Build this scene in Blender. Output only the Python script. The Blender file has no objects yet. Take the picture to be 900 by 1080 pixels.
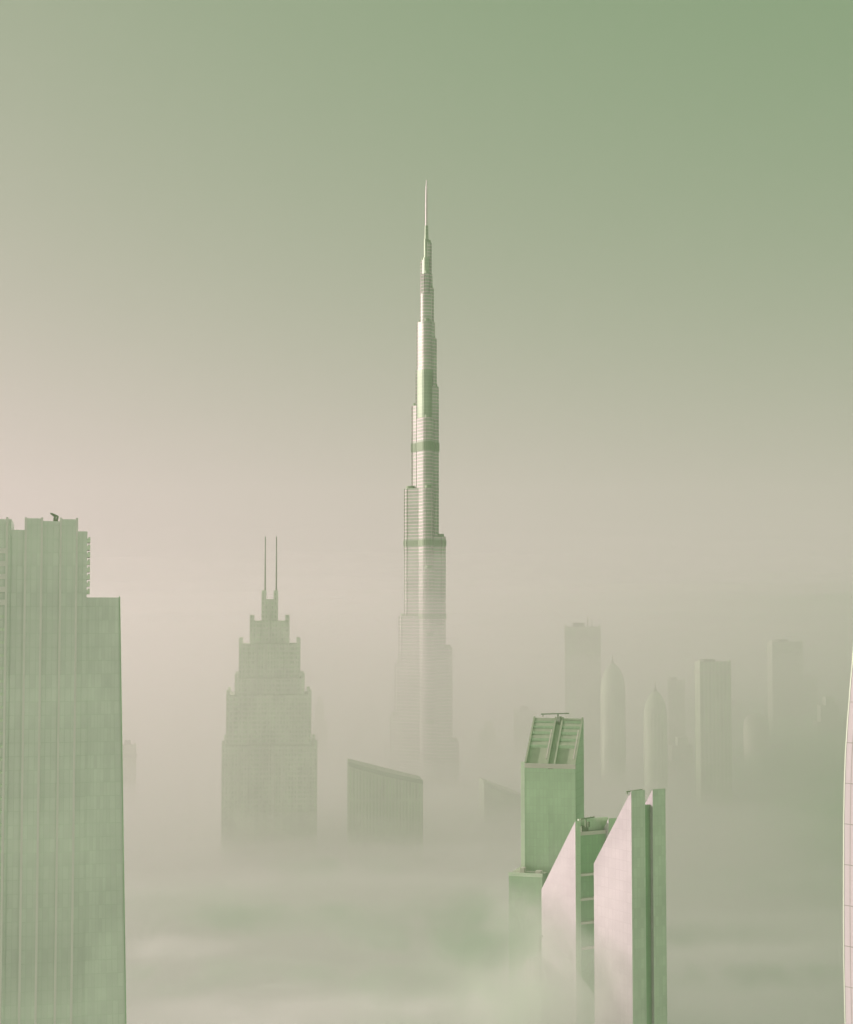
import bpy, bmesh, math, random
from mathutils import Vector, noise
random.seed(7)
R = math.radians
sc = bpy.context.scene
C = sc.collection

# ---------------------------------------------------------------- camera
F = 1800.0                      # focal length in pixels of the 900 px wide photograph
CAM_Z = 333.0                   # eye height of the viewer in metres
TH = math.atan(105 / F)         # slight upward pitch
cam_data = bpy.data.cameras.new('camera')
cam_data.sensor_fit = 'HORIZONTAL'
cam_data.sensor_width = 36.0
cam_data.lens = 36.0 * F / 900
cam_data.clip_start = 1.0
cam_data.clip_end = 30000.0
cam = bpy.data.objects.new('camera', cam_data)
C.objects.link(cam)
cam.location = (0, 0, CAM_Z)
cam.rotation_euler = (math.pi / 2 + TH, 0, 0)
sc.camera = cam

# ---------------------------------------------------------------- sky, sun, exposure
SUN_AZ, SUN_EL = -72.0, 20.0    # degrees; azimuth from +Y, negative = left
SUN_COL = (1.0, 0.74, 0.79)
SUN_E = 3.2
sun_dir = Vector((math.sin(R(SUN_AZ)) * math.cos(R(SUN_EL)), math.cos(R(SUN_AZ)) * math.cos(R(SUN_EL)), math.sin(R(SUN_EL))))
sl = bpy.data.lights.new('sun', 'SUN')
sl.energy = SUN_E
sl.color = SUN_COL
sl.angle = R(0.5)
so = bpy.data.objects.new('sun', sl)
C.objects.link(so)
so.rotation_euler = sun_dir.to_track_quat('Z', 'Y').to_euler()

world = bpy.data.worlds.new('World')
sc.world = world
world.use_nodes = True
wn, wl = world.node_tree.nodes, world.node_tree.links
wn.clear()
sky = wn.new('ShaderNodeTexSky')
sky.sky_type = 'NISHITA'
sky.sun_disc = False
sky.sun_elevation = R(SUN_EL)
sky.sun_rotation = R(SUN_AZ)
sky.altitude = 300
sky.air_density = 1.0
sky.dust_density = 3.0
bw = wn.new('ShaderNodeRGBToBW')
# dusty air thickens towards the horizon: glow = SKY_G * exp(-elevation / SKY_H)
SKY_N, SKY_C, SKY_G, SKY_H = 0.19, -0.39, 0.90, 0.061
def wmath(op, a, b=None):
    n = wn.new('ShaderNodeMath')
    n.operation = op
    for i, q in enumerate((a, b)):
        if q is None: continue
        if isinstance(q, (int, float)): n.inputs[i].default_value = q
        else: wl.new(q, n.inputs[i])
    return n.outputs[0]
wtc = wn.new('ShaderNodeTexCoord')
wsep = wn.new('ShaderNodeSeparateXYZ')
wl.new(wtc.outputs['Generated'], wsep.inputs[0])
elev = wmath('MAXIMUM', wsep.outputs['Z'], 0.0)
glow = wmath('MULTIPLY', wmath('POWER', math.e, wmath('MULTIPLY', elev, -1 / SKY_H)), SKY_G)
tone = wmath('ADD', wmath('ADD', wmath('MULTIPLY', bw.outputs[0], SKY_N), SKY_C), glow)
mr = wn.new('ShaderNodeMapRange')
mr.inputs['From Min'].default_value = -0.4
mr.inputs['From Max'].default_value = 1.2
ramp = wn.new('ShaderNodeValToRGB')
# the air of this morning runs from sage green overhead to dusty pink along the horizon
def set_ramp(r, stops):
    e = r.color_ramp.elements
    while len(e) > 1:
        e.remove(e[-1])
    for i, (p, c) in enumerate(stops):
        el = e[0] if i == 0 else e.new(p)
        el.position = p
        el.color = (*c, 1)
SKY_STOPS = [(0.0, (0.25, 0.37, 0.205)), (0.25, (0.236, 0.342, 0.19)), (0.875, (0.791, 0.644, 0.604)), (1.0, (0.90, 0.70, 0.69))]
set_ramp(ramp, SKY_STOPS)
scl = wn.new('ShaderNodeVectorMath')
scl.operation = 'SCALE'
scl.inputs['Scale'].default_value = 10.0
bg = wn.new('ShaderNodeBackground')
bg.inputs['Strength'].default_value = 0.10
wo = wn.new('ShaderNodeOutputWorld')
wl.new(sky.outputs[0], bw.inputs[0])
wl.new(tone, mr.inputs['Value'])
wl.new(mr.outputs[0], ramp.inputs[0])
wl.new(ramp.outputs[0], scl.inputs[0])
wl.new(scl.outputs[0], bg.inputs['Color'])
wl.new(bg.outputs[0], wo.inputs['Surface'])

vs = sc.view_settings
vs.view_transform = 'Standard'
vs.look = 'None'
vs.gamma = 1.0
vs.exposure = 0.0
vs.use_curve_mapping = False
cy = sc.cycles
cy.use_denoising = True
cy.max_bounces = 16
cy.diffuse_bounces = 2
cy.glossy_bounces = 2
cy.transmission_bounces = 2
cy.volume_bounces = 14
cy.transparent_max_bounces = 16
cy.use_adaptive_sampling = True
cy.adaptive_threshold = 0.02

# ---------------------------------------------------------------- helpers
def at(px, py, y):
    """world point seen at photograph pixel (px, py) at the distance y along the view"""
    a, b = (px - 450) / F, (540 - py) / F
    t = y / (math.cos(TH) - b * math.sin(TH))
    return Vector((a * t, y, CAM_Z + t * (math.sin(TH) + b * math.cos(TH))))

def zat(py, y):
    return at(450, py, y).z

def xat(px, py, y):
    return at(px, py, y).x

def tag(o, label=None, cat=None, group=None, kind=None):
    if label: o['label'] = label
    if cat: o['category'] = cat
    if group: o['group'] = group
    if kind: o['kind'] = kind
    return o

def thing(name, label, cat, loc=(0, 0, 0), rz=0.0, group=None):
    o = bpy.data.objects.new(name, None)
    C.objects.link(o)
    o.location = loc
    o.rotation_euler = (0, 0, rz)
    return tag(o, label, cat, group)

class MB:
    """collects prisms, boxes and tubes with wall UVs in metres; build() links ONE mesh object"""
    def __init__(self):
        self.v, self.f, self.uv, self.mi, self.sm = [], [], [], [], []

    def face(self, pts, uvs, mi=0, smooth=False):
        n = len(self.v)
        self.v += [tuple(p) for p in pts]
        self.f.append(tuple(range(n, n + len(pts))))
        self.uv.append(uvs)
        self.mi.append(mi)
        self.sm.append(smooth)

    def prism(self, poly, z0, z1, top=None, mi=0, cap=1, smooth=False, bottom=False):
        """poly counter-clockwise; z1 a number or one height per corner; top = other outline for the top"""
        n = len(poly)
        tp = top or poly
        zt = z1 if isinstance(z1, (list, tuple)) else [z1] * n
        s = 0
        for i in range(n):
            j = (i + 1) % n
            a, b = poly[i], poly[j]
            d = math.hypot(b[0] - a[0], b[1] - a[1])
            self.face([(a[0], a[1], z0), (b[0], b[1], z0), (tp[j][0], tp[j][1], zt[j]), (tp[i][0], tp[i][1], zt[i])],
                      [(s, z0), (s + d, z0), (s + d, zt[j]), (s, zt[i])], mi, smooth)
            s += d
        self.face([(tp[i][0], tp[i][1], zt[i]) for i in range(n)], [(p[0], p[1]) for p in tp], cap)
        if bottom:
            self.face([(p[0], p[1], z0) for p in reversed(poly)], [(p[0], p[1]) for p in reversed(poly)], cap)
        return self

    def box(self, x0, x1, y0, y1, z0, z1, mi=0, cap=None):
        return self.prism([(x0, y0), (x1, y0), (x1, y1), (x0, y1)], z0, z1, mi=mi, cap=mi if cap is None else cap, bottom=True)

    def bar(self, a, b, w, mi=0):
        a, b = Vector(a), Vector(b)
        d = (b - a)
        L = d.length
        d.normalize()
        u = d.cross(Vector((0, 0, 1)))
        if u.length < 1e-4: u = Vector((1, 0, 0))
        u.normalize()
        w2 = d.cross(u) * (w / 2)
        u = u * (w / 2)
        A = [a + u + w2, a - u + w2, a - u - w2, a + u - w2]
        B = [p + (b - a) for p in A]
        for i in range(4):
            j = (i + 1) % 4
            self.face([A[j], A[i], B[i], B[j]], [(0, 0), (w, 0), (w, L), (0, L)], mi)
        self.face(A, [(0, 0)] * 4, mi)
        self.face(B[::-1], [(0, 0)] * 4, mi)
        return self

    def build(self, name, mats, parent=None):
        me = bpy.data.meshes.new(name)
        me.from_pydata(self.v, [], self.f)
        ul = me.uv_layers.new(name='metres')
        k = 0
        for u in self.uv:
            for q in u:
                ul.data[k].uv = q
                k += 1
        for p, m, s in zip(me.polygons, self.mi, self.sm):
            p.material_index = m
            p.use_smooth = s
        if not isinstance(mats, (list, tuple)): mats = [mats]
        for m in mats: me.materials.append(m)
        if any(self.sm):
            bm = bmesh.new(); bm.from_mesh(me)
            bmesh.ops.remove_doubles(bm, verts=bm.verts, dist=1e-4)
            for e in bm.edges:
                if len(e.link_faces) == 2 and e.calc_face_angle(0) > R(45): e.smooth = False
            bm.to_mesh(me); bm.free()
        me.update()
        o = bpy.data.objects.new(name, me)
        C.objects.link(o)
        o.parent = parent
        return o

def ring(r, n=24, cx=0, cy=0, a0=0.0):
    return [(cx + r * math.cos(a0 + 2 * math.pi * i / n), cy + r * math.sin(a0 + 2 * math.pi * i / n)) for i in range(n)]

def rot2(p, a):
    c, s = math.cos(a), math.sin(a)
    return (p[0] * c - p[1] * s, p[0] * s + p[1] * c)

# ---------------------------------------------------------------- materials
def plain(name, col, rough=0.6, metal=0.0, var=0.12, scale=0.05):
    m = bpy.data.materials.new(name)
    m.use_nodes = True
    nt = m.node_tree
    b = nt.nodes['Principled BSDF']
    b.inputs['Roughness'].default_value = rough
    b.inputs['Metallic'].default_value = metal
    tc = nt.nodes.new('ShaderNodeTexCoord')
    nz = nt.nodes.new('ShaderNodeTexNoise')
    nz.inputs['Scale'].default_value = scale
    nz.inputs['Detail'].default_value = 5
    mx = nt.nodes.new('ShaderNodeMix')
    mx.data_type = 'RGBA'
    mx.inputs[6].default_value = (*[c * (1 - var) for c in col], 1)
    mx.inputs[7].default_value = (*[min(1, c * (1 + var)) for c in col], 1)
    nt.links.new(tc.outputs['Object'], nz.inputs['Vector'])
    nt.links.new(nz.outputs['Fac'], mx.inputs[0])
    nt.links.new(mx.outputs[2], b.inputs['Base Color'])
    return m

def facade(name, glass, frame, bay=1.5, floor=3.8, joint=0.25, spread=0.25, rough=0.25, metal=0.0, off=0.0):
    """window grid in metres: panes differ a little from one another, frames between them"""
    m = bpy.data.materials.new(name)
    m.use_nodes = True
    nt = m.node_tree
    b = nt.nodes['Principled BSDF']
    b.inputs['Metallic'].default_value = metal
    uv = nt.nodes.new('ShaderNodeUVMap'); uv.uv_map = 'metres'
    br = nt.nodes.new('ShaderNodeTexBrick')
    br.offset = off
    br.squash = 1.0
    br.inputs['Color1'].default_value = (*[c * (1 - spread) for c in glass], 1)
    br.inputs['Color2'].default_value = (*[min(1, c * (1 + spread)) for c in glass], 1)
    br.inputs['Mortar'].default_value = (*frame, 1)
    br.inputs['Scale'].default_value = 1.0
    br.inputs['Mortar Size'].default_value = joint
    br.inputs['Mortar Smooth'].default_value = 0.1
    br.inputs['Bias'].default_value = 0.0
    br.inputs['Brick Width'].default_value = bay
    br.inputs['Row Height'].default_value = floor
    nt.links.new(uv.outputs[0], br.inputs['Vector'])
    # slow staining of the panels over many storeys
    nz = nt.nodes.new('ShaderNodeTexNoise')
    nz.inputs['Scale'].default_value = 0.035
    nz.inputs['Detail'].default_value = 6
    nt.links.new(uv.outputs[0], nz.inputs['Vector'])
    mp = nt.nodes.new('ShaderNodeMapRange')
    mp.inputs['From Min'].default_value = 0.3; mp.inputs['From Max'].default_value = 0.7
    mp.inputs['To Min'].default_value = 0.86; mp.inputs['To Max'].default_value = 1.08
    nt.links.new(nz.outputs['Fac'], mp.inputs['Value'])
    mu = nt.nodes.new('ShaderNodeVectorMath'); mu.operation = 'SCALE'
    nt.links.new(br.outputs['Color'], mu.inputs[0])
    nt.links.new(mp.outputs[0], mu.inputs['Scale'])
    nt.links.new(mu.outputs[0], b.inputs['Base Color'])
    mr2 = nt.nodes.new('ShaderNodeMapRange')
    mr2.inputs['To Min'].default_value = rough; mr2.inputs['To Max'].default_value = 0.6
    nt.links.new(br.outputs['Fac'], mr2.inputs['Value'])
    nt.links.new(mr2.outputs[0], b.inputs['Roughness'])
    return m

# mirror-coated green glass everywhere: it gives back the green sky and the pale fog
M_green = facade('green_glass_curtain_wall', (0.80, 0.93, 0.76), (0.77, 0.90, 0.73), 1.6, 3.8, 0.16, 0.025, 0.3, 0.65)
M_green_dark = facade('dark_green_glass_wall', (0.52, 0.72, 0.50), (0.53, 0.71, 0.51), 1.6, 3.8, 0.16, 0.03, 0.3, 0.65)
M_green_pale = facade('pale_green_glass_wall', (0.79, 0.88, 0.78), (0.76, 0.855, 0.75), 1.6, 3.8, 0.10, 0.035, 0.3, 0.65)
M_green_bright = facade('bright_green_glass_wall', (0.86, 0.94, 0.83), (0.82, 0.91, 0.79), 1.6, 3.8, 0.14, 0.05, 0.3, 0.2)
M_rib = plain('pale_metal_rib', (0.96, 0.94, 0.92), 0.5, 0.0, 0.02)
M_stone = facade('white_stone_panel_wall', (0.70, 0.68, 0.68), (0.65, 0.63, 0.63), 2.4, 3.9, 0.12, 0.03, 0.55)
M_stone2 = facade('pale_stone_tower_wall', (0.58, 0.76, 0.53), (0.74, 0.85, 0.69), 2.6, 3.8, 0.85, 0.15, 0.5, 0.3)
M_steel = facade('brushed_steel_storeys', (0.50, 0.62, 0.48), (0.82, 0.76, 0.75), 40, 3.9, 0.6, 0.04, 0.42, 0.3)
M_louvre = plain('dark_louvre', (0.34, 0.50, 0.30), 0.6, 0.0)
M_dark_steel = facade('dark_steel_storeys', (0.40, 0.56, 0.37), (0.50, 0.64, 0.46), 40, 3.9, 0.6, 0.04, 0.45, 0.5)
M_roof = plain('grey_green_roof', (0.50, 0.58, 0.44), 0.8, 0, 0.2, 0.3)
M_metal = plain('roof_steel', (0.28, 0.38, 0.24), 0.5)
M_light = plain('light_roof_rail', (0.78, 0.76, 0.70), 0.5)
M_spire = plain('spire_steel', (0.80, 0.78, 0.76), 0.35, 0.2)
M_far = facade('distant_tower_wall', (0.52, 0.68, 0.46), (0.60, 0.70, 0.53), 3.0, 3.8, 0.8, 0.1, 0.5, 0.3)
M_far2 = facade('distant_ribbed_wall', (0.48, 0.67, 0.42), (0.60, 0.75, 0.54), 4.0, 30.0, 1.0, 0.1, 0.5, 0.3)

# ---------------------------------------------------------------- ground, haze, fog
gb = bpy.data.meshes.new('ground')
gb.from_pydata([(-5200, -600, 0), (5200, -600, 0), (5200, 7200, 0), (-5200, 7200, 0)], [], [(0, 1, 2, 3)])
gb.materials.append(plain('sandy_ground', (0.28, 0.27, 0.21), 0.9, 0, 0.35, 0.004))
ground = bpy.data.objects.new('ground', gb)
C.objects.link(ground)
tag(ground, kind='structure')

def volume(name, density, col, g):
    m = bpy.data.materials.new(name)
    m.use_nodes = True
    nt = m.node_tree
    nt.nodes.clear()
    out = nt.nodes.new('ShaderNodeOutputMaterial')
    pv = nt.nodes.new('ShaderNodeVolumePrincipled')
    pv.inputs['Color'].default_value = (*col, 1)
    pv.inputs['Density'].default_value = density
    pv.inputs['Anisotropy'].default_value = g
    nt.links.new(pv.outputs[0], out.inputs['Volume'])
    m.cycles.homogeneous_volume = True
    return m

HAZE_COL = (0.998, 0.985, 0.98)
FOG_COL = (0.985, 0.995, 0.98)
hz = MB().box(-5300, 5300, -700, 7300, -1.0, 860, 0).build('haze', volume('haze_air', 7.0e-5, HAZE_COL, 0.3))
bm = bmesh.new(); bm.from_mesh(hz.data); bmesh.ops.remove_doubles(bm, verts=bm.verts, dist=0.01); bm.to_mesh(hz.data); bm.free()
tag(hz, kind='stuff')

def fog_sheet(name, x0, x1, y0, y1, nx, ny, top, dens, label, g=0.5, col=HAZE_COL, z0=1.0):
    """closed slab of air whose upper face follows top(x, y); rows crowd towards the viewer"""
    V, Fc = [], []
    xs = []
    for i in range(nx + 1):
        q = 2 * i / nx - 1
        if x0 > 0: xs.append(x0 + (x1 - x0) * (i / nx) ** 2.2); continue
        xs.append((x0 + x1) / 2 + (x1 - x0) / 2 * math.copysign(abs(q) ** 2.2, q))
    ys = [y0 + (y1 - y0) * (j / ny) ** 1.5 for j in range(ny + 1)]
    W = nx + 1
    for y in ys:
        for x in xs:
            V.append((x, y, max(z0 + 0.5, top(x, y))))
    N = len(V)
    for y in ys:
        for x in xs:
            V.append((x, y, z0))
    for j in range(ny):
        for i in range(nx):
            a = j * W + i
            Fc.append((a, a + 1, a + W + 1, a + W))
            Fc.append((N + a + W, N + a + W + 1, N + a + 1, N + a))
    for j in range(ny):
        a = j * W
        Fc.append((a, a + W, N + a + W, N + a))
        b = a + nx
        Fc.append((b + W, b, N + b, N + b + W))
    for i in range(nx):
        Fc.append((i + 1, i, N + i, N + i + 1))
        b = ny * W + i
        Fc.append((b, b + 1, N + b + 1, N + b))
    me = bpy.data.meshes.new(name)
    me.from_pydata(V, [], Fc)
    for p in me.polygons: p.use_smooth = True
    me.materials.append(volume(name + '_air', dens, col, g))
    o = bpy.data.objects.new(name, me)
    C.objects.link(o)
    tag(o, label, 'fog', kind='stuff')
    return o

def fbm(x, y, s, seed, oct=4):
    return noise.fractal(Vector((x / s, y / (s * 1.0), seed)), 1.0, 2.1, oct)

def smooth(a, b, t):
    t = max(0.0, min(1.0, (t - a) / (b - a)))
    return t * t * (3 - 2 * t)

def sea_base(x, y):
    near = smooth(1200, 650, y)
    # a swell of fog rolling up against the left side of the slanted towers
    swell = math.exp(-((x - 50) / 27) ** 2 - ((y - 690) / 55) ** 2)
    return 152 + 12 * near + 16 * fbm(x, y, 420, 1.3) + 11 * fbm(x, y, 130, 5.1) + (56 + 26 * fbm(x, y, 42, 2.9)) * swell

fog_sheet('fog_sea', -5100, 5100, -560, 7100, 160, 300, lambda x, y: sea_base(x, y) - 14, 0.020, 'dense pale fog sea filling the whole valley between towers', col=FOG_COL)
fog_sheet('fog_veil', -5120, 5120, -570, 7120, 160, 300, lambda x, y: sea_base(x, y) + 4 + 6 * fbm(x, y, 260, 9.2), 0.006, 'thin pale veil lying over the dense fog sea', col=FOG_COL)
fog_sheet('fog_wisps', -5140, 5140, -580, 7140, 160, 300, lambda x, y: sea_base(x, y) + 24 + 14 * fbm(x, y, 330, 3.7), 0.0016, 'thinnest wisps floating just above the fog veil', col=FOG_COL)
# the high mist bank behind the near towers
def mist_top(lo, hi, ya, yb, s, amp, seed):
    return lambda x, y: lo + (hi - lo) * smooth(ya, yb, y) + amp * fbm(x, y, s, seed)
def ragged(lo, hi, ya, yb, seed):
    return lambda x, y: lo + (hi - lo) * smooth(ya, yb, y) + 13 * fbm(x, y, 520, seed) + 10 * fbm(x, y, 170, seed + 3.3)
for hi, seed, lab in ((296, 2.2, 'lowest, thickest sheet of the level mist hiding the far skyline'), (324, 6.1, 'middle sheet of the level mist hiding the far skyline'), (350, 8.4, 'ragged top sheet of the level mist hiding the far skyline')):
    fog_sheet('mist_bank', -5160 - seed, 5160 + seed, 740 + seed, 7160 + seed, 120, 180, ragged(100, hi, 720, 1150, seed), 0.00042, lab)
fog_sheet('mist_haze_layer', -5180, 5180, 720, 7180, 80, 80, mist_top(100, 390, 700, 1100, 1100, 16, 7.7), 0.0005, 'thin upper mist layer above the misty bank')

# dimness away from the sun put into the air colour, thinning towards the middle
SHADE_TINT = (0.46, 0.76, 0.46)
fog_sheet('shade_tinted_mist', 60, 5190, 600, 7190, 60, 60, lambda x, y: -60 + 385 * smooth(60, 900, x - 0.05 * y) * smooth(600, 1100, y) + 60 * smooth(60, 400, x), 0.00075, 'shade-tinted greenish mist spreading over the right side', col=SHADE_TINT)
fog_sheet('shade_tinted_fog', 90, 5195, -590, 7195, 80, 200, lambda x, y: sea_base(x, y) - 70 + 105 * smooth(90, 420, x - 0.02 * y), 0.011, 'shade-tinted greenish fog lying on the right side of the fog sea', col=SHADE_TINT)

def wisp(label, c, rx, ry, rz_, dens, scale, thr, seed, rot=0.0, col=FOG_COL):
    """torn scrap of cloud: noise density inside an ellipsoid, fading out towards its skin"""
    bm = bmesh.new()
    bmesh.ops.create_icosphere(bm, subdivisions=4, radius=1.0)
    for v in bm.verts:
        v.co = Vector((v.co.x * rx, v.co.y * ry, v.co.z * rz_))
    me = bpy.data.meshes.new('fog_wisp'); bm.to_mesh(me); bm.free()
    m = bpy.data.materials.new('fog_wisp_air')
    m.use_nodes = True
    nt = m.node_tree; nt.nodes.clear()
    out = nt.nodes.new('ShaderNodeOutputMaterial')
    pv = nt.nodes.new('ShaderNodeVolumePrincipled')
    pv.inputs['Color'].default_value = (*col, 1)
    pv.inputs['Anisotropy'].default_value = 0.5
    tc = nt.nodes.new('ShaderNodeTexCoord')
    mp = nt.nodes.new('ShaderNodeMapping')
    mp.inputs['Location'].default_value = (seed, seed * 1.7, -seed)
    nz = nt.nodes.new('ShaderNodeTexNoise')
    nz.inputs['Scale'].default_value = 1 / scale
    nz.inputs['Detail'].default_value = 3
    nz.inputs['Distortion'].default_value = 0.6
    r1 = nt.nodes.new('ShaderNodeMapRange')
    r1.inputs['From Min'].default_value = thr; r1.inputs['From Max'].default_value = thr + 0.25
    ln = nt.nodes.new('ShaderNodeVectorMath'); ln.operation = 'LENGTH'
    dv = nt.nodes.new('ShaderNodeVectorMath'); dv.operation = 'DIVIDE'
    dv.inputs[1].default_value = (rx, ry, rz_)
    r2 = nt.nodes.new('ShaderNodeMapRange'); r2.interpolation_type = 'SMOOTHSTEP'
    r2.inputs['From Min'].default_value = 1.0; r2.inputs['From Max'].default_value = 0.25
    m1 = nt.nodes.new('ShaderNodeMath'); m1.operation = 'MULTIPLY'
    m2 = nt.nodes.new('ShaderNodeMath'); m2.operation = 'MULTIPLY'; m2.inputs[1].default_value = dens
    L = nt.links
    L.new(tc.outputs['Object'], mp.inputs['Vector']); L.new(mp.outputs[0], nz.inputs['Vector'])
    L.new(nz.outputs['Fac'], r1.inputs['Value'])
    L.new(tc.outputs['Object'], dv.inputs[0]); L.new(dv.outputs[0], ln.inputs[0]); L.new(ln.outputs['Value'], r2.inputs['Value'])
    L.new(r1.outputs[0], m1.inputs[0]); L.new(r2.outputs[0], m1.inputs[1]); L.new(m1.outputs[0], m2.inputs[0])
    L.new(m2.outputs[0], pv.inputs['Density']); L.new(pv.outputs[0], out.inputs['Volume'])
    me.materials.append(m)
    o = bpy.data.objects.new('fog_wisp', me); C.objects.link(o)
    o.location = c; o.rotation_euler = (0, 0, rot)
    tag(o, label, 'fog', kind='stuff')
    return o
wisp('torn scrap of fog curling round the foot of the sunlit slanted towers', (40, 668, 190), 48, 40, 34, 0.055, 22, 0.42, 3.1, col=(0.88, 0.96, 0.87))
GREY = (0.80, 0.94, 0.80)
wisp('torn scrap of fog drifting left of the slanted towers', (8, 690, 180), 60, 45, 26, 0.022, 26, 0.45, 9.4, col=GREY)
wisp('small scrap of fog tearing at the edge of the dark flat-roofed block', at(537, 958, 735), 17, 22, 15, 0.08, 13, 0.38, 7.7, col=(0.93, 0.97, 0.92))
wisp('darker knot of fog below the dark flat-roofed block', at(508, 985, 640), 26, 30, 17, 0.05, 16, 0.36, 4.4, col=(0.60, 0.75, 0.60))
wisp('long streak of fog in front of the wedge-roofed building', (-60, 980, 168), 190, 90, 16, 0.012, 60, 0.40, 5.5, 0.2, col=GREY)
# streaks combed out along the top of the fog sea, some pale, some given a dimmer colour
for k, (px, py, yd, rx, ry, rz_, dn, rot, pale) in enumerate([(210, 935, 1000, 120, 60, 9, 0.020, 0.12, 1), (430, 925, 1020, 130, 60, 10, 0.018, -0.10, 1), (330, 970, 860, 110, 45, 8, 0.022, 0.15, 0),
        (215, 1030, 720, 70, 40, 7, 0.028, 0.2, 0), (400, 1035, 710, 85, 40, 7, 0.028, -0.1, 0), (300, 1065, 650, 80, 30, 6, 0.03, 0.1, 1), (760, 930, 950, 140, 60, 9, 0.010, 0.1, 0), (800, 1030, 700, 70, 40, 7, 0.016, -0.15, 0), (560, 900, 1150, 120, 60, 9, 0.016, 0.05, 1),
        (250, 965, 900, 45, 30, 8, 0.03, 0.3, 0), (420, 990, 800, 55, 30, 8, 0.03, -0.2, 0), (180, 1000, 760, 35, 25, 7, 0.035, 0.1, 1), (350, 915, 1060, 70, 40, 9, 0.025, 0.1, 0), (470, 1060, 650, 40, 25, 7, 0.04, 0.2, 1), (740, 985, 780, 55, 30, 8, 0.014, 0.15, 0)]):
    wisp('%s streak of fog combed out along the fog top' % ('pale' if pale else 'dimmer'), at(px, py, yd), rx, ry, rz_, dn * 1.5, rz_ * 3.2, 0.42, 11.3 + 4.7 * k, rot, col=FOG_COL if pale else (0.70, 0.81, 0.70))

# ---------------------------------------------------------------- the needle skyscraper in the centre
BY = 1957.0
def zb(py): return zat(py, BY)
burj = thing('spire_skyscraper', 'tallest stepped needle skyscraper with one thin spire, rising above the fog in the centre', 'skyscraper', (0, BY, 0))
def wing(L, r, a, root=1.0, ribs=7, n=15):
    """wing from the core out to a rounded nose at distance L along angle a; slim fins stand proud of the nose"""
    pts = [(0, -r * root)]
    ang = []
    for i in range(n + 1):
        ang.append((-math.pi / 2 + math.pi * i / n, 0.0))
    for i in range(ribs):
        t = -math.pi / 2 + math.pi * (i + 0.5) / ribs
        w = 0.16 / r
        ang += [(t - w, 0.0), (t - w * 0.9, 0.6), (t + w * 0.9, 0.6), (t + w, 0.0)]
    ang.sort(key=lambda q: q[0])
    ang = [q for q in ang if q[1] > 0 or not any(abs(q[0] - p[0]) < 0.15 / r and p[1] > 0 for p in ang) or any(abs(q[0] - p[0]) < 0.03 / r and p[1] > 0 for p in ang)]
    for t, e in ang:
        pts.append((L + (r + e) * math.cos(t), (r + e) * math.sin(t)))
    pts.append((0, r * root))
    return [rot2(p, a) for p in pts]
S = 1 / 0.9197
wings = {
    'left': (R(135), [(443.9, 274, 3.2), (440.0, 340, 5.0), (438.8, 390, 5.4), (434.4, 427, 5.0), (426.7, 515, 8.5), (420.7, 650, 9.5), (416.7, 700, 10), (411.7, 755, 11)]),
    'right': (R(15), [(455, 256, 3.0), (457.4, 304, 4.5), (460.4, 357, 6), (462.6, 408, 7), (470, 566, 9), (477, 683, 10), (484, 782, 11)]),
}
louvres = [(467, 476), (570, 576), (647, 653)]
tiers = []
for w, (a, lst) in wings.items():
    for px, py, r in lst:
        ext = abs(450 - px) * S
        a2 = R(150) if w == 'left' and py > 510 else a      # the wings turn a little from tier to tier
        tiers.append((max(0.5, (ext - r) / abs(math.cos(a2))), r, a2, zb(py)))
for L, r, py in [(3, 3.2, 289), (7, 4.6, 340), (14, 5.0, 442), (21, 5.6, 516), (28, 6.2, 600), (35, 7, 670), (42, 7.6, 760)]:
    tiers.append((L, r, R(275), zb(py)))
MS = [M_steel, M_roof]
for L, r, a, z in tiers:
    front = abs(a - R(275)) < 0.01
    root = (2.2 if L < 20 else 1.15) if front else 1.0
    t = MB().prism(wing(L, r, a, root), 0, z, smooth=True).build('wing_tier', MS, burj)
    # set-back crown and plant on the tier roof
    c = rot2((L + r * 0.2, 0), a)
    MB().prism(ring(r * 0.62, 14, c[0], c[1]), z - 0.5, z + 3.2, smooth=True).build('tier_crown', [M_louvre, M_roof], t)
    for (y0, y1) in louvres:
        if zb(y0) < z - 2:
            MB().prism(wing(L + 0.35, r + 0.35, a, root), zb(y1), zb(y0), smooth=True, bottom=True).build('louvre_band', [M_louvre, M_roof], t)
    if front and abs(L - 7) < 0.1:
        # darker coloured band of storeys above the highest broad terrace
        MB().prism(wing(L + 0.3, r + 0.3, a, root), zb(441), zb(391), smooth=True, bottom=True).build('dark_band', [M_dark_steel, M_roof], t)
MB().prism(ring(7.0, 12), 0, zb(310), smooth=True).build('core', MS, burj)
MB().prism(ring(4.2, 12), zb(310.5), zb(272), smooth=True).build('upper_core', [M_dark_steel, M_roof], burj)
MB().prism(ring(3.0, 12), zb(272.5), zb(252), smooth=True).build('upper_core', [M_dark_steel, M_roof], burj)
MB().prism(ring(2.3, 12), zb(252.5), zb(238), top=ring(2.0, 12), smooth=True).build('upper_core', [M_dark_steel, M_roof], burj)
MB().prism(ring(1.5, 10), zb(240), zb(212), top=ring(1.3, 10), smooth=True).build('spire', [M_spire, M_spire], burj)
MB().prism(ring(1.25, 10), zb(212.5), zb(196), top=ring(1.0, 10), smooth=True).build('spire', [M_spire, M_spire], burj)
MB().prism(ring(0.7, 8), zb(196.5), zb(189.5), top=ring(0.35, 8), smooth=True).build('spire_tip', [M_spire, M_spire], burj)

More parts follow.
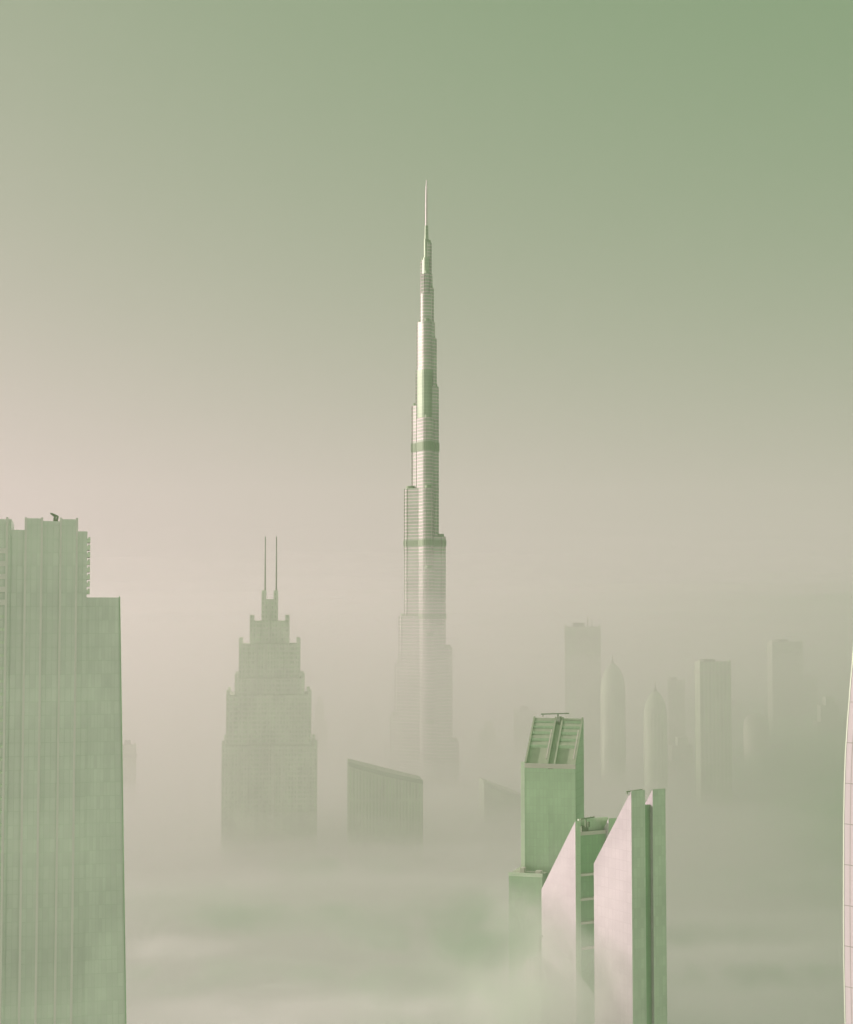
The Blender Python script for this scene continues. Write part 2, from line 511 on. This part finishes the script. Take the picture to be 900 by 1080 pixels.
# ---------------------------------------------------------------- twin-antenna stepped tower
TY = 1450.0
def zt(py): return zat(py, TY)
def xt(px): return (px - 285) * TY / F * 1.0
twin = thing('stepped_tower', 'hazy wedding-cake tower with two thin antennas on its top, left of the needle', 'skyscraper', (xat(285, 700, TY), TY, 0), R(5.2))
MT = [M_stone2, M_roof]
steps = [(236.5, 333.5, 783, 34), (240.6, 327.4, 731, 31), (249, 320.5, 714, 28), (253, 316, 678.5, 24), (264, 304.7, 654.6, 19), (276, 292.7, 632, 8)]
zl = 0
for i, (a, b, py, d) in enumerate(steps):
    x0, x1 = xt(a), xt(b)
    # front with shallow pilasters
    n = max(2, int((x1 - x0) / 7))
    poly = [(x0, -d)]
    for k in range(1, n):
        xx = x0 + (x1 - x0) * k / n
        poly += [(xx - 0.55, -d), (xx - 0.5, -d - 1.4), (xx + 0.5, -d - 1.4), (xx + 0.55, -d)]
    poly += [(x1, -d), (x1, d), (x0, d)]
    body = MB().prism(poly, zl, zt(py)).build('setback_block', MT, twin)
    h = 4 if i < 3 else 5
    wd = 2.4 if i < 4 else 3.0
    for sx in (x0, x1 - wd):
        for sy in (-d, d - wd):
            MB().box(sx - 0.25, sx + wd + 0.25, sy - 0.25, sy + wd + 0.25, max(zl, 1), zt(py) + h).build('corner_pier', [M_stone2], body)
    zl = zt(py) - 0.01
for px in (276, 288.3):
    MB().box(xt(px), xt(px + 4.6), -5, 5, zt(632), zt(622.7)).build('crown_horn', [M_stone2, M_roof], twin)
for px in (279.3, 291.0):
    MB().prism(ring(0.75, 8, xt(px), 0), zt(624), zt(566), top=ring(0.42, 8, xt(px), 0), smooth=True).build('antenna', [M_metal, M_metal], twin)

# ---------------------------------------------------------------- near tower at the left edge
LY = 480.0
def zl_(py): return zat(py, LY)
LA0 = math.atan((63 - 450) / F)
def xl(px, py=640): return LY / math.cos(LA0) * math.tan(math.atan((px - 450) / F) - LA0)
lt = thing('ribbed_tower', 'big green glass tower with pale vertical ribs cut off by the left edge', 'skyscraper', (LY * math.tan(LA0), LY, 0), -LA0)
D = 30
ML = [M_green_pale, M_roof]
zroof = zl_(549)
def slab(name, x0, x1, d0, d1, z, mats, par, zb0=0):
    return MB().box(x0, x1, d0, d1, zb0, z, 0, 1).build(name, mats, par)
# bays between the ribs step in depth so that each catches its own light
bays = [(-40, -8, 0.0, 549), (-8, 11.5, 0.6, 548), (11.5, 26.5, 1.4, 559), (26.5, 43.5, 0.0, 547), (43.5, 64, 0.9, 549.5), (64, 81, 0.1, 547.5), (81, 92, 1.2, 560)]
for i, (a, b, dy, py) in enumerate(bays):
    slab('facade_bay', xl(a), xl(b), dy, D - 0.01 * i, zl_(py), ML, lt)
ribs = MB
for px in (7, 26.8, 43.8, 63.8, 80.8):
    MB().prism([(xl(px) - 0.3, 1.6), (xl(px) - 0.32, -0.35), (xl(px) + 0.32, -0.35), (xl(px) + 0.32, 1.6)], 0, zl_(546), bottom=True).build('rib', [M_rib], lt)
# sawtooth balconies on the corner of the upper storeys
for k in range(8):
    zc = zl_(568 + k * 7.8)
    m = MB()
    x0, x1 = xl(92), xl(95.2)
    m.prism([(x0 - 0.2, 1.4), (x1, 1.4), (x1, 7.0), (x0 - 0.2, 7.0)], zc - 1.05, zc + 0.12, bottom=True)
    m.prism([(x1 - 0.5, 1.4), (x1, 1.4), (x1, 7.0), (x1 - 0.5, 7.0)], zc + 0.12, zc + 0.55)
    m.build('balcony', [M_green, M_roof], lt)
# lower flank flaring outward to the ground
x0, xa, xb = xl(84), xl(126.5, 632), xl(138.3, 1080)
zt0 = zl_(630)
zb1 = zl_(1080)
k = (xb - xa) / (zt0 - zb1)
xg = xb + k * zb1 * 0.9
m = MB()
n = 24
prev = None
m.prism([(x0, 2.0), (xg, 2.0), (xg, D + 1), (x0, D + 1)], 0, zt0, top=[(x0, 2.0), (xa, 2.0), (xa, D + 1), (x0, D + 1)])
flank = m.build('flared_flank', [M_green_pale, M_roof], lt)
m = MB()
m.prism([(xg - 0.1, 1.7), (xg + 0.25, 1.7), (xg + 0.25, 2.5), (xg - 0.1, 2.5)], 0, zt0 + 0.3, top=[(xa - 0.1, 1.7), (xa + 0.25, 1.7), (xa + 0.25, 2.5), (xa - 0.1, 2.5)])
m.build('corner_trim', [M_green_dark, M_roof], flank)
# horizontal floor bands on the left bays
for k in range(46):
    z = zl_(584) - k * 3.6
    if z < 10: break
    MB().box(xl(-40), xl(6.4), -0.28, 1.0, z, z + (1.5 if k < 5 else 0.7)).build('floor_band', [M_rib if k < 5 else M_green], lt)
# small roof crane and dish
g = MB()
cx = xl(57)
g.bar((cx, 4, zl_(550)), (cx, 4, zl_(545)), 0.7)
g.bar((cx + 0.3, 4, zl_(545)), (cx - 1.2, 4, zl_(540.5)), 0.4)
g.bar((cx - 0.9, 4, zl_(541)), (cx + 0.9, 4, zl_(544)), 0.5)
g.bar((cx + 0.6, 4, zl_(549)), (cx + 0.9, 4, zl_(543.5)), 0.6)
g.build('roof_crane', [M_metal], lt)

# ---------------------------------------------------------------- slanted towers
def slanted(label, P, udir, L, W, w1, w2, zlow, zhigh, lit, dark, slot_in=2.5, slot_drop=7.0, loc_y=0, corner='high', gantry=None, bars=()):
    """two slabs and a recessed slot under one sloping roof; P is the corner at u = L, v = 0 (high end) or u = 0 (low end)"""
    u = Vector((udir[0], udir[1], 0)).normalized()
    rz = math.atan2(u.y, u.x)
    base = Vector((P.x, P.y, 0)) - (u * L if corner == 'high' else Vector((0, 0, 0)))
    t = thing('slanted_tower', label, 'skyscraper', base, rz)
    def zu(x, drop=0.0): return zlow + (zhigh - zlow) * x / L - drop
    def slab_(v0, v1, name):
        m = MB()
        poly = [(0, v0), (L, v0), (L, v1), (0, v1)]
        zs = [zu(0), zu(L), zu(L), zu(0)]
        s = 0
        for i in range(4):
            j = (i + 1) % 4
            a, b = poly[i], poly[j]
            d = math.hypot(a[0] - b[0], a[1] - b[1])
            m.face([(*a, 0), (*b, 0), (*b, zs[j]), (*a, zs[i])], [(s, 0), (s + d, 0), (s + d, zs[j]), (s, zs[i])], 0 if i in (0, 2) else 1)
            s += d
        m.face([(*p, z) for p, z in zip(poly, zs)], poly, 2)
        return m.build(name, [lit, dark, M_roof], t)
    s1 = slab_(0, w1, 'slab')
    s2 = slab_(w2, W, 'slab')
    sd = slot_in
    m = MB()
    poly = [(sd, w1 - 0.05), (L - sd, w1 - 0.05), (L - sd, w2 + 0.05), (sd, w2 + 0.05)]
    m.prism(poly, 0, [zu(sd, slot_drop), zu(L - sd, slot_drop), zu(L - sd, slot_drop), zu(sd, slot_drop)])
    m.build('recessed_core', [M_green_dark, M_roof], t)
    for zbar in bars:
        MB().box(L - sd - 0.1, L - 0.25, w1 + 0.02, w2 - 0.02, zbar - 0.5, zbar + 0.5).build('bridge', [M_light], t)
    if gantry:
        v0, vmid, v1, gz = gantry
        g = MB()
        ug = L * 0.93
        zz = zu(ug)
        g.bar((ug, vmid, zz - 1), (ug, vmid, zz + gz), 0.55)
        g.bar((ug, v0, zz + gz), (ug, v1, zz + gz + 0.4), 0.5)
        g.bar((ug, v0 + 0.4, zz + gz), (ug, v0 + 0.4, zz + gz - 1.0), 0.35)
        g.bar((ug, vmid + 1.4, zz - 1), (ug, vmid + 1.4, zz + 1.2), 0.9)
        g.build('roof_gantry', [M_metal], t)
    return t, zu, u, Vector((-u.y, u.x, 0))

def solve(P, d, px):
    """how far along d from P until the point lands on photograph column px"""
    k = (px - 450) / F
    # forward depth ~ y cos(TH) + (z - cam) sin(TH)
    zc = (P.z - CAM_Z) * math.sin(TH)
    c = math.cos(TH)
    return (k * (P.y * c + zc) - P.x) / (d.x - k * d.y * c)

# tower in front (right), lit flank towards the sun
uC = Vector((0.50, -0.866, 0)); vC = Vector((0.866, 0.50, 0))
PC = at(666, 834, 655)
LC = solve(PC, -uC, 626)
QC = PC - uC * LC
zlowC = zat(911, QC.y)
w1C = solve(PC, vC, 680.5); w2C = solve(PC, vC, 688.5); WC = solve(PC, vC, 702)
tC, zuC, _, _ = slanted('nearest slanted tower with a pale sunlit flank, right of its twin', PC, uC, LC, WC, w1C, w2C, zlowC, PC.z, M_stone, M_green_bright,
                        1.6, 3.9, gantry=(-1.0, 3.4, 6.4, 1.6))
# its twin further back
PB = at(607, 866, 715)
LB = solve(PB, -uC, 571)
QB = PB - uC * LB
w1B = solve(PB, vC, 612.5); w2B = solve(PB, vC, 642); WB = solve(PB, vC, 652)
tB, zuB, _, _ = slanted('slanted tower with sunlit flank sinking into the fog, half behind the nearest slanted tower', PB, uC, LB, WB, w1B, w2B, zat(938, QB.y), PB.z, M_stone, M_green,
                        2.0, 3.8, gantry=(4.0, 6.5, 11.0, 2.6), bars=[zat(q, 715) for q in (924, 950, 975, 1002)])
zr = zat(880, 715)
MB().box(LB - 2.35, LB - 1.7, w1B - 0.02, w2B - 0.1, zr - 1.0, zr + 0.5).build('parapet', [M_light], tB)
MB().box(LB - 5.5, LB - 4.5, w1B + 2.4, w2B + 3, zr - 8, zat(863, 725)).build('roof_screen', [M_green, M_roof], tB)
MB().box(LB - 4.3, LB - 2.8, w1B + 2.5, w1B + 6, zr - 3, zr + 2.6).build('roof_plant', [M_metal, M_roof], tB)
# the third, turned towards the viewer: its louvred sloping roof faces us
uA = Vector((0.30, 0.954, 0)); vA = Vector((0.954, -0.30, 0))
PA = at(553, 806, 800)
WA = solve(PA, vA, 607)
cornerA = PA + vA * WA
LA = solve(cornerA, uA, 616)
zhA = zat(757, (cornerA + uA * LA).y)
rzA = math.atan2(uA.y, uA.x)
tA = thing('slanted_tower', 'dark slanted tower whose louvred sloping roof faces the viewer, behind the sunlit pair', 'skyscraper', (PA.x, PA.y, 0), rzA)
# local frame: x along u (away), y = -v direction
def zuA(x, drop=0): return PA.z + (zhA - PA.z) * x / LA - drop
def slopebox(name, y0, y1, drop, mats, x0=0, x1=None, z0=0, par=None):
    x1 = LA if x1 is None else x1
    poly = [(x0, y0), (x1, y0), (x1, y1), (x0, y1)]
    return MB().prism(poly, z0, [zuA(x0, drop), zuA(x1, drop), zuA(x1, drop), zuA(x0, drop)]).build(name, mats, par or tA)
wa = WA * 0.47; wb = WA * 0.57
sA1 = slopebox('slab', -wa, 0, 1.6, [M_green_dark, M_roof])
sA2 = slopebox('slab', -WA, -wb, 1.6, [M_green_dark, M_roof])
slopebox('recessed_core', -wb - 0.02, -wa + 0.02, 2.0, [M_green_dark, M_roof], 0.06, LA - 0.06)
for (ya, yb, par) in ((-wa, 0, sA1), (-WA, -wb, sA2)):
    for (p, q) in ((ya + 0.04, ya + 0.9), (yb - 0.9, yb - 0.04)):
        MB().prism([(0.4, p), (LA - 0.04, p), (LA - 0.04, q), (0.4, q)], PA.z - 1.5, [zuA(0.4, -0.2), zuA(LA, -0.2), zuA(LA, -0.2), zuA(0.4, -0.2)]).build('edge_beam', [M_green_dark, M_roof], par)
    for i, fr in enumerate((0.42, 0.56, 0.70, 0.82, 0.93)):
        x = LA * fr
        m = MB()
        m.prism([(x, ya + 0.92), (x + 1.1, ya + 0.92), (x + 1.1, yb - 0.92), (x, yb - 0.92)], zuA(x, 1.9), [zuA(x, 0.2), zuA(x + 1.1, 0.2), zuA(x + 1.1, 0.2), zuA(x, 0.2)], bottom=True)
        m.build('roof_louvre', [M_green_dark, M_roof], par)
    m = MB()
    yr = ya + 1.5
    m.bar((LA * 0.15, yr, zuA(LA * 0.15, 0.5)), (LA * 0.75, yr, zuA(LA * 0.75, 0.5)), 0.5)
    m.build('roof_rail', [M_light], par)
MB().box(-0.25, 0.35, -WA - 0.1, 0.1, PA.z - 1.6, PA.z + 0.5).build('parapet', [M_light], tA)
MB().box(-0.3, 2.4, -0.3, 1.6, 0, PA.z + 1.0).build('corner_pier', [M_green, M_roof], tA)
g = MB()
xg_ = LA * 0.95; zz = zuA(xg_)
g.bar((xg_, -WA * 0.5, zz - 4), (xg_, -WA * 0.5, zz + 3.0), 0.55)
g.bar((xg_, -WA * 0.16, zz + 2.4), (xg_, -WA * 0.72, zz + 3.0), 0.5)
g.bar((xg_, -WA * 0.55, zz - 4), (xg_, -WA * 0.55, zz + 1.5), 1.0)
g.bar((xg_, -WA * 0.2, zz + 2.4), (xg_, -WA * 0.2, zz + 1.2), 0.35)
g.build('roof_gantry', [M_metal], tA)

# dark lower block beside the foot of that tower
KY = 790.0
blk = thing('low_block', 'dark flat-roofed block half swallowed by fog at the left foot of the slanted towers', 'building', (xat(555, 930, KY), KY, 0), R(-17))
sK = KY / F
b0 = MB().box(-18 * sK, 18 * sK, -1.0, 22, 0, zat(922, KY), 0, 1).build('wall', [M_green_dark, M_roof], blk)
MB().box(-18.3 * sK, 18.3 * sK, -1.2, -0.6, zat(922, KY) - 1.0, zat(922, KY) + 0.6).build('parapet', [M_green, M_roof], blk)
MB().box(-8 * sK, -4 * sK, 3, 7, zat(922, KY), zat(917, KY)).build('roof_plant', [M_light], blk)
MB().box(9 * sK, 15 * sK, 1, 5, zat(922, KY), zat(919, KY)).build('roof_plant', [M_light], blk)

# fogged tower in front with a mast and sloping crown
DY = 722.0
dt = thing('fogged_tower', 'ghostly sloping tower top with pale ribs and a mast, nearly lost in fog', 'skyscraper', (xat(566, 1000, DY), DY, 0), R(-25))
sD = DY / F
zD = zat(1000, DY)
poly = [(-11 * sD, 0), (5 * sD, 0), (5 * sD, 16), (-11 * sD, 16)]
bd = MB().prism(poly, 0, [zD - 6, zD - 19, zD - 19, zD - 6]).build('wall', [M_green, M_roof], dt)
for q in (-11.6, -8.2, -4.8):
    MB().box(q * sD, (q + 1.3) * sD, -0.9, 0.4, 0, zD - 5).build('rib', [M_light], dt)
MB().bar((3 * sD, 1, zD - 18), (3 * sD, 1, zat(988, DY)), 0.8).bar((3 * sD, 1, zat(991, DY)), (6 * sD, 1, zat(987, DY)), 0.7).build('mast', [M_metal], dt)

# ---------------------------------------------------------------- wedge-roofed buildings in the fog
def wedge(label, xl_, xr, yl_, yr, ymid, yd, depth, rz=0.0):
    c = at((xl_ + xr) / 2, ymid, yd)
    t = thing('wedge_building', label, 'building', (c.x, yd, 0), rz)
    h = (xr - xl_) / 2 * yd / F
    nf = 26
    def zf(f): return zat(yl_ + (yr - yl_) * (max(0.0, f) ** 0.85), yd)
    front = []
    for i in range(nf + 1):
        f = i / nf
        x = -h + 2 * h * f
        bow = -4.0 * math.sin(math.pi * f)
        if 0 < i < nf:
            front += [(x - 0.34, bow, zf(f)), (x - 0.3, bow - 0.6, zf(f)), (x + 0.3, bow - 0.6, zf(f)), (x + 0.34, bow, zf(f))]
        else:
            front.append((x, bow, zf(f)))
    poly = [(p[0], p[1]) for p in front] + [(h, depth), (-h, depth)]
    zs = [p[2] for p in front] + [front[-1][2], front[0][2]]
    w = MB().prism(poly, 0, zs).build('wall', [M_far2, M_roof], t)
    edge = [(-h + 2 * h * i / 14, -4.0 * math.sin(math.pi * i / 14) - 0.9, zf(i / 14)) for i in range(15)]
    op = [(p[0], p[1]) for p in edge] + [(p[0], p[1] + 0.8) for p in reversed(edge)]
    oz = [p[2] + 0.9 for p in edge] + [p[2] + 0.9 for p in reversed(edge)]
    m = MB()
    for i in range(14):
        a, b = edge[i], edge[i + 1]
        m.face([(a[0], a[1], a[2] - 2.6), (b[0], b[1], b[2] - 2.6), (b[0], b[1], b[2] + 0.9), (a[0], a[1], a[2] + 0.9)], [(0, 0)] * 4)
        m.face([(a[0], a[1], a[2] + 0.9), (b[0], b[1], b[2] + 0.9), (b[0], b[1] + 0.95, b[2] + 0.9), (a[0], a[1] + 0.95, a[2] + 0.9)], [(0, 0)] * 4)
    m.build('roof_edge', [M_louvre], w)
    return t
wedge('hazy wedge-roofed building with close vertical fins, in front of the needle skyscraper', 368, 446, 804, 824, 845, 1400, 40, R(4))
wedge('small hazy wedge-roofed building left of the dark louvred-roof tower', 510.5, 562, 824, 844, 850, 1600, 40, R(4))

# ---------------------------------------------------------------- sunlit curved tower at the right edge
RY = 262.0
fdir = Vector((0.62, -0.785, 0)); fn = Vector((-0.785, -0.62, 0))
Pr = at(891, 830, RY)
ct = thing('curved_tower', 'pale sunlit tower with curved edge and panel joints cut off by the right edge', 'skyscraper', (Pr.x, Pr.y, 0), math.atan2(fdir.y, fdir.x))
prof_px = [(906, 600), (903.2, 645), (900.2, 690), (897.2, 725), (894.3, 762), (892.2, 795), (891, 830), (890.4, 870), (890.2, 920), (890.2, 970), (890.6, 1020), (892.0, 1085), (894, 1160)]
prof = []
for px, py in prof_px:
    P0 = at(891, py, RY)
    Q = Vector((Pr.x, Pr.y, P0.z))
    s = solve(Q, fdir, px)
    prof.append((s, P0.z))
m = MB()
Wr, Dr = 60.0, 24.0
for (a, za), (b, zb_) in zip(prof[:-1], prof[1:]):
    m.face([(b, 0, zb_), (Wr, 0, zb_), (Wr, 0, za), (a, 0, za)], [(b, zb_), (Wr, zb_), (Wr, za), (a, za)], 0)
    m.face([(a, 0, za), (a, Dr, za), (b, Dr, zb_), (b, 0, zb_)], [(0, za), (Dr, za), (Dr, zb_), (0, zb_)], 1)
s0, z0_ = prof[-1]
m.face([(s0, 0, 0), (Wr, 0, 0), (Wr, 0, z0_), (s0, 0, z0_)], [(s0, 0), (Wr, 0), (Wr, z0_), (s0, z0_)], 0)
m.face([(s0, 0, z0_), (s0, Dr, z0_), (s0, Dr, 0), (s0, 0, 0)], [(0, z0_), (Dr, z0_), (Dr, 0), (0, 0)], 1)
zt_ = prof[0][1]
m.face([(Wr, 0, 0), (Wr, Dr, 0), (Wr, Dr, zt_), (Wr, 0, zt_)], [(0, 0), (Dr, 0), (Dr, zt_), (0, zt_)], 1)
m.face([(prof[0][0], 0, zt_), (Wr, 0, zt_), (Wr, Dr, zt_), (prof[0][0], Dr, zt_)], [(0, 0)] * 4, 1)
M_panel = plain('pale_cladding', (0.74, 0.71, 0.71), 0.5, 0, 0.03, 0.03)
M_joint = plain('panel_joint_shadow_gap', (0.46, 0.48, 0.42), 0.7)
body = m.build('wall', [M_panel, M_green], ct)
for k in range(9):
    pyj = 740 + 43 * k
    P0 = at(891, pyj, RY)
    zj = P0.z
    s = prof[0][0]
    for (a, za), (b, zb_) in zip(prof[:-1], prof[1:]):
        if zb_ <= zj <= za:
            s = a + (b - a) * (za - zj) / (za - zb_)
    MB().box(s, Wr, -0.03, 0.02, zj - 0.06, zj + 0.06).build('panel_joint', [M_joint], body)
m = MB()
for (a, za), (b, zb_) in zip(prof[:-1], prof[1:]):
    m.face([(a - 0.12, -0.04, za), (b - 0.12, -0.04, zb_), (b + 0.10, -0.04, zb_), (a + 0.10, -0.04, za)], [(0, 0)] * 4)
    m.face([(a - 0.12, -0.04, za), (a - 0.12, Dr, za), (b - 0.12, Dr, zb_), (b - 0.12, -0.04, zb_)], [(0, 0)] * 4)
m.build('edge_trim', [M_green], body)
# a vertical joint running beside the edge, and one further in
for off in (1.15, 9.0):
    m = MB()
    for (a, za), (b, zb_) in zip(prof[:-1], prof[1:]):
        m.face([(a + off, -0.025, za), (b + off, -0.025, zb_), (b + off + 0.07, -0.025, zb_), (a + off + 0.07, -0.025, za)], [(0, 0)] * 4)
    m.build('vertical_joint', [M_joint], body)

# ---------------------------------------------------------------- distant towers in the mist
GRP = 'distant towers in the mist'
def far(name, label, x0, x1, py, yd, mat=None, rz=0.0, top='flat', depth=None, splits=()):
    mat = mat or M_far
    cx = (x0 + x1) / 2
    t = thing(name, label, 'skyscraper', (xat(cx, 750, yd), yd, 0), rz, GRP)
    h = (x1 - x0) / 2 * yd / F
    d = depth or h * 1.4
    z = zat(py, yd)
    px = yd / F
    if top == 'flat':
        w = MB().box(-h, h, 0, d, 0, z, 0, 1).build('wall', [mat, M_roof], t)
        q0 = random.uniform(-0.75, -0.2)
        MB().box(h * q0, h * (q0 + random.uniform(0.6, 0.95)), d * 0.15, d * 0.8, z, z + random.uniform(2.5, 5) * px).build('roof_plant', [M_metal, M_roof], t)
        MB().box(-h - 1.2, h + 1.2, -1.2, d + 1.0, z - 12 * px, z - 10.5 * px).build('ledge', [M_roof], t)
        for q in (-1, 1):
            MB().box(q * h - 0.8 * px, q * h + 0.8 * px, -0.8, d * 0.3, 0, z + 2 * px).build('corner_pier', [mat, M_roof], t)
    elif top == 'dome':
        n = 16
        m = MB()
        m.prism(ring(h, n), 0, z - 0.9 * h, smooth=True)
        r0, za = h, z - 0.9 * h
        for i in range(1, 6):
            a = math.pi / 2 * i / 6
            r1, z1 = h * math.cos(a), z - 0.9 * h + 0.9 * h * math.sin(a)
            m.prism(ring(r0, n), za, z1, top=ring(r1, n), smooth=True)
            r0, za = r1, z1
        m.build('wall', [mat, M_roof], t)
    elif top == 'ogive':
        n = 16
        m = MB()
        zs = z - 30 * px
        m.prism(ring(h, n, a0=0.2), 0, zs, smooth=True)
        r0, za = h, zs
        for i in range(1, 9):
            f = i / 8
            r1 = max(0.16 * h, h * math.sqrt(max(0.0, 1 - f * f)))
            z1 = zs + (z - zs) * f
            m.prism(ring(r0, n, a0=0.2), za, z1, top=ring(r1, n, a0=0.2), smooth=True)
            r0, za = r1, z1
        m.build('wall', [mat, M_roof], t)
        cr = MB()
        cr.box(-1.6 * px, 1.6 * px, -1.6 * px, 1.6 * px, z - 3 * px, z + 2 * px)
        cr.prism(ring(0.7 * px, 6), z + 2 * px, z + 9 * px, top=ring(0.25 * px, 6))
        cr.build('finial', [M_metal, M_metal], t)
    elif top == 'step':
        MB().box(-h, h, 0, d, 0, z - 26 * px, 0, 1).build('wall', [mat, M_roof], t)
        MB().box(-h * 0.72, h * 0.55, 0.5, d * 0.9, z - 26 * px - 0.01, z - 9 * px, 0, 1).build('upper_block', [mat, M_roof], t)
        MB().box(-h * 0.35, h * 0.3, 1, d * 0.8, z - 9 * px - 0.01, z, 0, 1).build('upper_block', [mat, M_roof], t)
    return t, h, d, z
f1, h, d, z = far('distant_tower', 'hazy two-tone distant tower with rooftop masts, directly behind the louvred-roof tower', 597, 633, 661, 2100, M_far, R(-8))
MB().box(-h - 0.5, -h * 0.38, -1.2, 2, 0, z - 1).build('side_bay', [M_far2, M_roof], f1)
MB().bar((0.3 * h, 6, z), (0.3 * h, 6, z + 12), 1.0).build('antenna', [M_metal], f1)
MB().bar((0.55 * h, 6, z), (0.55 * h, 6, z + 8), 0.8).build('antenna', [M_metal], f1)
far('pointed_tower', 'taller of two bullet-shaped distant towers with pointed crowns', 633.5, 660, 700, 1950, M_far2, 0, 'ogive')
far('pointed_tower', 'shorter of two bullet-shaped distant towers with pointed crowns', 679, 704, 729, 1800, M_far2, 0, 'ogive')
far('distant_tower', 'narrow faint distant tower right of the shorter bullet-shaped tower', 706, 722, 718, 2150, M_far)
far('distant_tower', 'broad ribbed distant slab tower standing alone in the gap right of the slanted towers', 739, 771, 698, 1750, M_far2, R(6))
far('distant_tower', 'short round-topped distant tower beside the faint tall tower at right', 784, 811, 752, 2000, M_far, 0, 'dome')
far('distant_tower', 'faint tall flat-topped distant tower nearest the right edge', 816, 847, 677, 2250, M_far, R(5))
far('distant_tower', 'faint low distant block at the foot of the tall right-hand tower', 803, 852, 790, 1990, M_far)
far('distant_tower', 'very faint stepped distant tower close to the curved sunlit tower', 862, 892, 735, 2100, M_far, 0, 'step')
far('distant_tower', 'dim narrow distant block just clear of the big ribbed tower', 129, 143, 786, 1750, M_far, R(3))
far('distant_tower', 'dim distant block left of the louvred-roof tower', 543, 566, 750, 2250, M_far)
far('distant_tower', 'very faint distant block between the needle and the louvred-roof tower', 503, 529, 762, 2300, M_far, 0, 'step')
far('distant_tower', 'ghostly slim distant tower between the round-topped one and the big ribbed tower', 771.5, 782, 742, 2350, M_far2)
far('distant_tower', 'ghostly stepped distant block just left of the faint tall right-hand tower', 804, 817, 735, 2400, M_far, 0, 'step')
far('distant_tower', 'ghostly distant slab just right of the faint tall right-hand tower', 848, 862, 715, 2400, M_far2)
far('distant_tower', 'ghostly low distant block beneath the shorter bullet-shaped tower, right side', 704, 738, 778, 2000, M_far, 0, 'step')
far('distant_tower', 'ghostly distant block directly right of the twin-antenna tower', 330, 345, 735, 2300, M_far, 0, 'step')
